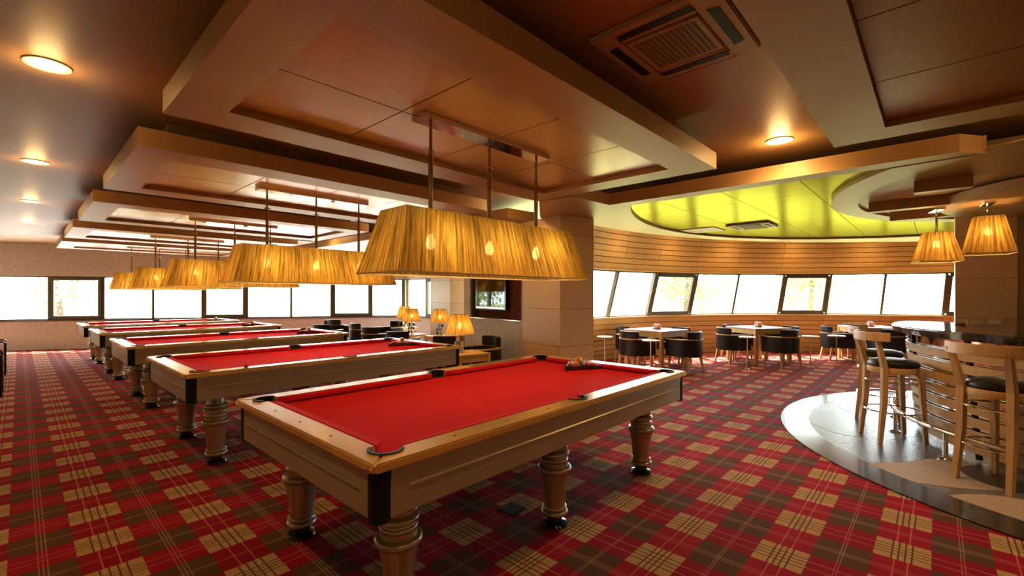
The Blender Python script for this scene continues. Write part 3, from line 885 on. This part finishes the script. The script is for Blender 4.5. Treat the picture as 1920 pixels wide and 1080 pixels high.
for i, (x, y) in enumerate(((.09, .96), (.09, -1.9), (4.54, -1.9), (2.3, -3.6), (4.54, -.65))):  # all unseen; the last is added to brighten the stools
    downlight(x, y, CEIL, 'round warm downlight in the ceiling behind the viewer, %s' % ('left of the first coffer', 'at the back left', 'near the bar', 'at the back wall', 'added to brighten the bar stools')[i])
def cassette(x, y, z, s_, label):
    t = thing('air_conditioner', label, 'air conditioner', (x, y, z))
    h = s_ / 2
    f = MB()
    i0 = h * .60
    f.box(-h, h, -h, -i0, -.03, 0).box(-h, h, i0, h, -.03, 0).box(-h, -i0, -i0, i0, -.03, 0).box(i0, h, -i0, i0, -.03, 0)
    f.build('frame', 'plastic_cream', t, bevel=.008)
    MB().box(-i0 + .006, i0 - .006, -i0 + .006, i0 - .006, -.036, -.004).build('panel', 'plastic_cream', t, bevel=.006)
    g = i0 * .82
    gr = MB().box(-g, g, -g, g, -.0365, -.034).build('grille', 'grille', t)
    for i in range(12):
        yy = -g + (i + .5) * 2 * g / 12
        MB().box(-g, g, yy - .004, yy + .004, -.040, -.0365).build('slat', 'grille', gr)
    for a in range(4):
        c_, s2 = math.cos(a * PI / 2), math.sin(a * PI / 2); m_ = (h + i0) / 2; w_ = h * .60
        pts = [(-w_, m_ - .028), (w_, m_ - .028), (w_ * .94, m_ + .022), (-w_ * .94, m_ + .022)]
        MB().prism([(c_ * p - s2 * q, s2 * p + c_ * q) for p, q in pts], -.0335, -.029).build('outlet', 'black_matte', t)
cassette(2.38, 1.02, CEIL, .66, 'square cassette air conditioner in the main ceiling')
q = at_z(1410, 422, SOF + .036)
cassette(q.x, q.y, SOF + .036, .62, 'square cassette air conditioner in the bright ceiling disc')
q = at_z(1318, 431, SOF + .036)
tag(MB().box(-.28, .28, -.28, .28, -.012, 0).build('access_hatch', 'plastic_cream', None, bevel=.004, loc=(q.x, q.y, SOF + .036)), 'plain square access hatch in the bright ceiling disc', 'hatch')

# ================================================================== bar
ba0, ba1 = 69, 275
t = thing('bar_counter', 'curved bar with black granite top, wooden slats and chrome foot rail', 'bar', (BC[0], BC[1], 0))
nseg = 72
def br(z): return 1.765 + .095 * z
MB().ribbon(arc((0, 0), 1.97, ba0, ba1, nseg), arc((0, 0), 1.45, ba0, ba1, nseg), 1.055, 1.125).build('countertop', 'counter_granite', t, smooth=True, bevel=.012)
vs = []
vs = []
for k in range(nseg + 1):
    a = math.radians(ba0 + (ba1 - ba0) * k / nseg); c_, s2 = math.cos(a), math.sin(a)
    vs += [((br(.006) - .034) * c_, (br(.006) - .034) * s2, .006), ((br(1.055) - .034) * c_, (br(1.055) - .034) * s2, 1.055), (1.66 * c_, 1.66 * s2, 1.055), (1.66 * c_, 1.66 * s2, .006)]
fs = [(3, 2, 1, 0), (4 * nseg, 4 * nseg + 1, 4 * nseg + 2, 4 * nseg + 3)]
for k in range(nseg):
    for j in range(4): fs.append((4 * k + j, 4 * k + (j + 1) % 4, 4 * k + 4 + (j + 1) % 4, 4 * k + 4 + j))
MB().add(vs, fs).build('body', 'chrome', t, smooth=True)
NS = 8
for i in range(NS):
    z0 = .075 + i * .113; z1 = z0 + .080
    o_, i_ = [], []
    mb = MB(); vs = []
    for k in range(nseg + 1):
        a = math.radians(ba0 + (ba1 - ba0) * k / nseg); c_, s2 = math.cos(a), math.sin(a)
        vs += [(br(z0) * c_, br(z0) * s2, z0), (br(z1) * c_, br(z1) * s2, z1), ((br(z1) - .022) * c_, (br(z1) - .022) * s2, z1), ((br(z0) - .022) * c_, (br(z0) - .022) * s2, z0)]
    fs = [(3, 2, 1, 0), (4 * nseg, 4 * nseg + 1, 4 * nseg + 2, 4 * nseg + 3)]
    for k in range(nseg):
        b0_ = 4 * k
        for j in range(4): fs.append((b0_ + j, b0_ + (j + 1) % 4, b0_ + 4 + (j + 1) % 4, b0_ + 4 + j))
    mb.add(vs, fs).build('slat', 'chair_wood', t, smooth=True)
for k in range(8):
    a = math.radians(76 + 27 * k)
    MB().bar((1.742 * math.cos(a), 1.742 * math.sin(a), .02), (1.838 * math.cos(a), 1.838 * math.sin(a), 1.05), .035, .012, (math.cos(a), math.sin(a), 0)).build('upright', 'black_matte', t)
fr = MB().tube([(x, y, .245) for x, y in arc((0, 0), 1.975, 76, 265, 60)], .025, 10).build('foot_rail', 'chrome', t, smooth=True)
for a in (82, 104, 128.7, 150, 172, 196, 220, 244):
    a = math.radians(a); x, y = 1.975 * math.cos(a), 1.975 * math.sin(a)
    MB().lathe([(.055, .006), (.055, .012), (.03, .022), (.018, .03), (.018, .235)], 14, cx=x, cy=y).build('post', 'chrome', fr, smooth=True)
# small card reader on the counter
q = at_z(1783, 608, 1.125)
# power outlets on the bar pillar
for i, px in enumerate((1829, 1865)):
    p = on_line(px, b0, b0 + Vector((0, 1))); z = CAM_Z - (604 - Y_HOR) * p.dot(FW) / F_PX
    o = thing('power_outlet', 'white socket in a wooden box on the bar pillar, ' + ('next to the raking windows', 'next to the pale wall section')[i], 'socket', (p.x, p.y, z), -PI / 2, 'sockets on the bar pillar')
    MB().box(-.08, .08, -.05, -.001, -.045, .05).build('box', 'pillar_wood', o, bevel=.006)
    MB().box(-.055, .055, -.056, -.05, -.03, .025).build('plate', 'white_plastic', o, bevel=.003)

# bar stools: local +y points to the back of the stool
def make_stool():
    t = thing('bar_stool', '', 'bar stool')
    for sx in (-1, 1):
        MB().hexa([(sx * .165 - .017, -.185 - .017, 0), (sx * .165 + .017, -.185 - .017, 0), (sx * .165 + .017, -.185 + .017, 0), (sx * .165 - .017, -.185 + .017, 0)],
                  [(sx * .15 - .024, -.15 - .024, .70), (sx * .15 + .024, -.15 - .024, .70), (sx * .15 + .024, -.15 + .024, .70), (sx * .15 - .024, -.15 + .024, .70)]).build('leg', 'chair_wood', t, bevel=.004)
        path = [(sx * .172, .205, 0, .017), (sx * .160, .165, .40, .023), (sx * .158, .160, .72, .024), (sx * .172, .205, .90, .020), (sx * .185, .24, 1.03, .017)]
        m_ = MB()
        for p, q in zip(path, path[1:]):
            m_.hexa([(p[0] - p[3], p[1] - p[3], p[2]), (p[0] + p[3], p[1] - p[3], p[2]), (p[0] + p[3], p[1] + p[3], p[2]), (p[0] - p[3], p[1] + p[3], p[2])],
                    [(q[0] - q[3], q[1] - q[3], q[2]), (q[0] + q[3], q[1] - q[3], q[2]), (q[0] + q[3], q[1] + q[3], q[2]), (q[0] - q[3], q[1] + q[3], q[2])])
        m_.build('back_leg', 'chair_wood', t)
    oa = arc((0, -.02), .335, 35, 145, 14); ia = arc((0, -.02), .308, 35, 145, 14)
    MB().ribbon(oa, ia, .985, 1.07).build('back_rail', 'chair_wood', t, smooth=True, bevel=.004)
    MB().lathe([(.195, .665), (.208, .668), (.212, .69), (.208, .722), (.19, .725)], 28).build('seat_frame', 'chair_wood', t, smooth=True)
    MB().lathe([(.19, .722), (.205, .735), (.207, .755), (.19, .782), (.13, .797), (.05, .80)], 28).build('seat_cushion', 'leather_black', t, smooth=True)
    for z, r in ((.29, .232), (.585, .222)):
        MB().tube([(x, y, z) for x, y in arc((0, .0), r, 0, 360, 28)[:-1]], .009, 6, True).build('foot_ring', 'chrome', t, smooth=True)
    return t
st = make_stool()
for i, (x, y, lb) in enumerate(((5.98, .26, 'wooden bar stool with black round seat, in the middle of the row at the bar'),
                                (5.12, -.40, 'wooden bar stool with black round seat, standing closest to the pool tables'),
                                (6.86, .48, 'wooden bar stool with black round seat, at the dining end of the bar'))):
    o = st if i == 0 else copy_tree(st)
    a = math.atan2(y - BC[1], x - BC[0]) + math.radians((9, 0, 0)[i])
    v_ = Vector((x - BC[0], y - BC[1])).normalized() * (2.075)                # clear of the slats, astride the foot rail
    o.location = (BC[0] + v_.x, BC[1] + v_.y, .0065); o.rotation_euler[2] = a - PI / 2
    tag(o, lb, 'bar stool', 'bar stools')

# pendants over the bar
def square(a): return [(-a, -a), (a, -a), (a, a), (-a, a)]
def pendant(x, y, ztop, zb, h, half, label, rz):
    t = thing('pendant_lamp', label, 'lamp', (x, y, ztop), rz)
    sh = uv_shade('shade', square(half), square(half * .58), zb - ztop, zb + h - ztop, 'shade_amber', t, .02, .004)
    f = MB(); a = half
    for p, q in zip(square(a), square(a)[1:] + square(a)[:1]): f.bar((*p, zb - ztop), (*q, zb - ztop), .008, .01)
    f.build('hem', 'shade_lining', sh)
    MB().box(-.13, .13, -.045, .045, -.022, 0).build('ceiling_plate', 'chrome', t, bevel=.002)
    for dx in (-.022, .022): MB().cyl((dx, 0, -.02), (dx, 0, zb + h - ztop + .0), .006, 8).build('rod', 'chrome', t, smooth=True)
    MB().lathe([(.03, zb + h - ztop - .02), (.035, zb + h - ztop), (.03, zb + h - ztop + .02)], 12).build('holder', 'chrome', t, smooth=True)
    z = zb + h * .62 - ztop
    MB().cyl((0, 0, z + .03), (0, 0, zb + h - ztop - .02), .016, 10).build('socket', 'brass_rod', t, smooth=True)
    MB().lathe([(.012, z + .04), (.03, z + .01), (.034, z - .015), (.02, z - .045), (.004, z - .05)], 14).build('bulb', 'bulb', t, smooth=True)
    point('lamp_light', t, (0, 0, z), 6, WARM, .04)
p = at_d(1852, 4.95)
pendant(p.x, p.y, 2.44, CAM_Z + (Y_HOR - 476) * 4.95 / F_PX, .40, .19, 'square pleated amber pendant lamp hanging in front of the bar pillar', math.atan2(p.y, p.x) + .15)
p = at_d(1756, 5.33)
pendant(p.x, p.y, 2.44, CAM_Z + (Y_HOR - 491) * 5.33 / F_PX, .34, .19, 'square pleated amber pendant lamp hanging in front of the raking windows', math.atan2(p.y, p.x) + .25)

# ================================================================== tub chairs, dining tables
def make_chair():                       # faces local -y (open front)
    t = thing('tub_chair', '', 'chair')
    def U(r, fr_):
        pts = [(r, -fr_)] + [(r, -fr_ * .4)] + arc((0, 0), r, 0, 180, 18) + [(-r, -fr_ * .4), (-r, -fr_)]
        return pts
    o_, i_ = U(.30, .24), U(.235, .24)
    MB().ribbon(o_, i_, .29, .60).build('shell', 'leather_black', t, smooth=True, bevel=.01)
    MB().ribbon(U(.304, .25), U(.262, .25), .60, .618).build('wood_rim', 'chair_wood', t, smooth=True)
    MB().ribbon(arc((0, 0), .297, 38, 142, 14), arc((0, 0), .235, 38, 142, 14), .618, .755).build('back_pad', 'leather_black', t, smooth=True, bevel=.012)
    pts = [(.23, -.24)] + arc((0, 0), .23, 0, 180, 14) + [(-.23, -.24)]
    MB().prism(pts, .33, .46).build('seat', 'leather_black', t, bevel=.02, smooth=True)
    for sx in (-1, 1):
        for (y, dy) in ((-.20, -.02), (.17, .06)):
            MB().hexa([(sx * .225 - .014, y + dy - .014, 0), (sx * .225 + .014, y + dy - .014, 0), (sx * .225 + .014, y + dy + .014, 0), (sx * .225 - .014, y + dy + .014, 0)],
                      [(sx * .21 - .022, y - .022, .31), (sx * .21 + .022, y - .022, .31), (sx * .21 + .022, y + .022, .31), (sx * .21 - .022, y + .022, .31)]).build('leg', 'chair_wood', t)
    return t
chair = make_chair(); used = [False]
def place_chair(x, y, face, label, group):
    o = chair if not used[0] else copy_tree(chair)
    used[0] = True
    o.location = (x, y, 0); o.rotation_euler[2] = face + PI / 2
    return tag(o, label, 'chair', group)
def make_table():
    t = thing('dining_table', '', 'table')
    h = .45
    MB().box(-h, h, -h, h, .725, .752).build('tabletop', 'table_top', t, bevel=.004)
    for s_ in (-1, 1):
        MB().box(-h + .06, h - .06, s_ * (h - .03) - .012, s_ * (h - .03) + .012, .63, .725).build('apron', 'table_wood', t)
        MB().box(s_ * (h - .03) - .012, s_ * (h - .03) + .012, -h + .06, h - .06, .63, .725).build('apron', 'table_wood', t)
        for q in (-1, 1): MB().box(s_ * (h - .04) - .035, s_ * (h - .04) + .035, q * (h - .04) - .035, q * (h - .04) + .035, 0, .725).build('leg', 'table_wood', t, bevel=.004)
    return t
dt = make_table()
tp = [(79.6, 6.23, 'beside the wood clad pillar'), (56.0, 5.80, 'midway along the plank wall'), (31.0, 5.9, 'behind the bar stools')]
for i, (a, r, wh) in enumerate(tp):
    ar = math.radians(a); d = Vector((math.cos(ar), math.sin(ar))); c_ = WC + d * r; tn = Vector((-d.y, d.x))
    o = dt if i == 0 else copy_tree(dt)
    o.location = (c_.x, c_.y, 0); o.rotation_euler[2] = ar
    tag(o, 'square wooden dining table with pinkish top ' + wh, 'table', 'dining tables')
    for (v_, lb) in ((-d, 'bar side'), (tn, 'pillar side'), (d, 'window side'), (-tn, 'far side')):
        p = c_ + v_ * .66
        place_chair(p.x, p.y, math.atan2(-v_.y, -v_.x), 'black tub chair, %s of the dining table %s' % (lb, wh), 'tub chairs at the dining tables')
    k = thing('condiment_caddy', 'caddy of peach jars on the dining table ' + wh, 'caddy', (c_.x + .03, c_.y, .752), ar, 'condiment caddies')
    MB().box(-.08, .08, -.06, .06, 0, .012).build('tray', 'rack_wood', k, bevel=.003)
    for (x, y) in ((-.045, -.025), (.0, -.03), (.045, -.02), (-.025, .03), (.03, .03)):
        j = MB().lathe([(.022, .012), (.026, .02), (.026, .07), (.018, .082)], 12, cx=x, cy=y).build('jar', 'jar_peach', k, smooth=True)
        MB().lathe([(.018, .082), (.018, .10), (.012, .104)], 12, cx=x, cy=y).build('lid', 'brushed_steel' if x > .02 or y > 0 else 'jar_peach', j, smooth=True)
# small drink stands
def make_stand():
    t = thing('drink_stand', '', 'side table')
    MB().lathe([(.11, 0), (.11, .006), (.03, .014)], 20).build('base', 'chrome', t, smooth=True)
    MB().cyl((0, 0, .01), (0, 0, .60), .012, 10).build('pole', 'chrome', t, smooth=True)
    MB().lathe([(.14, .597), (.155, .602), (.155, .617), (.14, .622)], 24).build('top', 'table_wood', t, smooth=True)
    return t
sd = make_stand()
for i, (x, y, lb) in enumerate(((7.86, 3.83, 'at the front corner of the table beside the pillar'), (7.95, 4.85, 'by the plank wall next to the pillar'), (9.79, 2.74, 'at the pillar side corner of the middle dining table'),
                                (10.82, 1.85, 'at the bar side corner of the middle dining table'), (11.32, 1.49, 'next to the table behind the bar stools'))):
    o = sd if i == 0 else copy_tree(sd)
    o.location = (x, y, 0)
    tag(o, 'round drink stand on a pole ' + lb, 'side table', 'small round drink stands')

# ================================================================== lounge
def make_table_lamp():
    t = thing('table_lamp', '', 'lamp')
    for k, (n_, r) in enumerate(((3, .055), (3, .055), (3, .05))):
        for i in range(n_):
            a = 2 * PI * i / n_ + k * .5
            MB().box(-.026, .026, -.026, .026, 0, .075).build('glass_block', 'acrylic', t, bevel=.008, loc=(r * math.cos(a), r * math.sin(a), .015 + k * .085), rz=a)
    MB().lathe([(.085, 0), (.085, .012), (.02, .014), (.012, .016), (.012, .36)], 16).build('stem', 'chrome', t, smooth=True)
    lo = [(.225 * math.cos(2 * PI * i / 40), .225 * math.sin(2 * PI * i / 40)) for i in range(40)]
    hi = [(.135 * math.cos(2 * PI * i / 40), .135 * math.sin(2 * PI * i / 40)) for i in range(40)]
    uv_shade('shade', lo, hi, .29, .585, 'shade_amber', t, .018, .003)
    MB().lathe([(.012, .36), (.03, .40), (.032, .42), (.02, .45), (.004, .455)], 14).build('bulb', 'bulb', t, smooth=True)
    return t
def make_side_table():
    t = thing('side_table', '', 'side table')
    h = .25
    MB().box(-h, h, -h, h, .525, .55).build('tabletop', 'table_wood', t, bevel=.004)
    for s_ in (-1, 1):
        MB().box(-h + .03, h - .03, s_ * (h - .02) - .01, s_ * (h - .02) + .01, .46, .525).build('apron', 'table_wood', t)
        MB().box(s_ * (h - .02) - .01, s_ * (h - .02) + .01, -h + .03, h - .03, .46, .525).build('apron', 'table_wood', t)
        for q in (-1, 1): MB().box(s_ * (h - .025) - .022, s_ * (h - .025) + .022, q * (h - .025) - .022, q * (h - .025) + .022, 0, .525).build('leg', 'table_wood', t)
    return t
tl, stb = make_table_lamp(), make_side_table()
for i, (px, Y, wh) in enumerate(((862, 6.3, 'in front of the wall television'), (825, 10.05, 'by the pillar left of the television'), (771.5, 10.5, 'in front of the return windows'), (759, 12.6, 'in the window corner'))):
    p = at_d(px, Y)
    o = tl if i == 0 else copy_tree(tl)
    o.location = (p.x, p.y, .55 if i else .65); o.rotation_euler[2] = .4; o.scale = (1, 1, 1) if i else (.9, .9, .9)
    tag(o, 'table lamp with amber shade and clear block stem ' + wh, 'lamp', 'lounge table lamps')
    point('lamp_light', o, (0, 0, .42), 4.0, WARM, .035)
    s_ = stb if i == 0 else copy_tree(stb)
    s_.location = (p.x, p.y, 0); s_.rotation_euler[2] = na if i < 2 else .1
    s_.scale = (1, 1, 1 if i else 650 / 550)
    if i == 0: s_.location = (p.x + .07, p.y - .05, 0)
    tag(s_, 'small square wooden side table under the lamp ' + wh, 'side table', 'lounge side tables')
for (px, Y, face, lb, sc_) in ((837, 7.32, 60, 'under the television, beside the lamp', 1.07), (900, 6.90, 168, 'against the stone wall below the television', 1.07),
                          (752, 8.85, 35, 'beside the second pool table', 1),
                          (704, 10.0, 20, 'at the end of the third pool table', 1), (680, 11.3, 0, 'backing onto the third pool table', 1), (733, 11.9, 190, 'in the window corner', 1),
                          (612, 10.9, 30, 'at the end of the fourth pool table', 1), (628, 12.5, -100, 'below the far windows', 1)):
    p = at_d(px, Y)
    o = place_chair(p.x, p.y, math.radians(face), 'black tub chair in the lounge, ' + lb, 'lounge tub chairs')
    o.scale = (sc_, sc_, sc_)

# television on the niche wall
tc_ = P2 + nd * 1.79 - nn_ * .10
t = thing('television', 'black flat television mounted in the plum niche', 'television', (tc_.x, tc_.y, 1.20), na)
MB().box(-.46, .46, -.02, .06, 0, .60).build('body', 'black_gloss', t, bevel=.006)
m, nt, b = newmat('screen')
b.inputs['Base Color'].default_value = (.004, .004, .004, 1); b.inputs['Roughness'].default_value = .02; b.inputs['IOR'].default_value = 1.45
MB().box(-.425, .425, .06, .0615, .055, .565).build('screen', 'screen', t)
MB().box(-.43, .43, .06, .064, .018, .04).build('speaker_bar', 'brushed_steel', t)
MB().box(-.12, .12, -.09, -.02, .2, .4).build('bracket', 'black_matte', t)

# ================================================================== odds and ends
q = at_z(960, 955, 0)
t = thing('floor_socket', 'dark square socket lid in the carpet under the first pool table', 'socket', (q.x, q.y, 0))
MB().box(-.065, .065, -.065, .065, 0, .006).build('lid', 'black_matte', t, bevel=.002)
MB().box(-.075, .075, -.075, .075, 0, .003).build('rim', 'brushed_steel', t)
# armchairs with black tube frames along the left side, only their arms in view
def make_frame_chair():
    t = thing('frame_chair', '', 'chair')
    for y in (0, .56):
        MB().tube([(0, y, 0), (0, y, .58), (-.02, y, .60), (-.55, y, .60), (-.57, y, .58), (-.57, y, 0)], .014, 8).build('arm_frame', 'black_gloss', t, smooth=True)
    MB().box(-.55, -.02, .02, .54, .36, .46).build('seat', 'red_fabric', t, bevel=.02)
    MB().box(-.60, -.50, .02, .54, .44, .92).build('backrest', 'red_fabric', t, bevel=.02)
    MB().bar((-.03, 0, .36), (-.03, .56, .36), .02, .02).bar((-.54, 0, .36), (-.54, .56, .36), .02, .02).build('cross_bar', 'black_gloss', t)
    return t
fc = make_frame_chair()
for i, (y, lb) in enumerate(((9.67, 'nearer the main ceiling downlights, across from the third pool table'), (12.3, 'closer to the far windows'))):
    o = fc if i == 0 else copy_tree(fc)
    o.location = (-.17, y, 0)
    tag(o, 'red seated chair with black tube arms ' + ('across from the third pool table' if i == 0 else 'across from the fourth pool table'), 'chair', 'black framed chairs along the side')
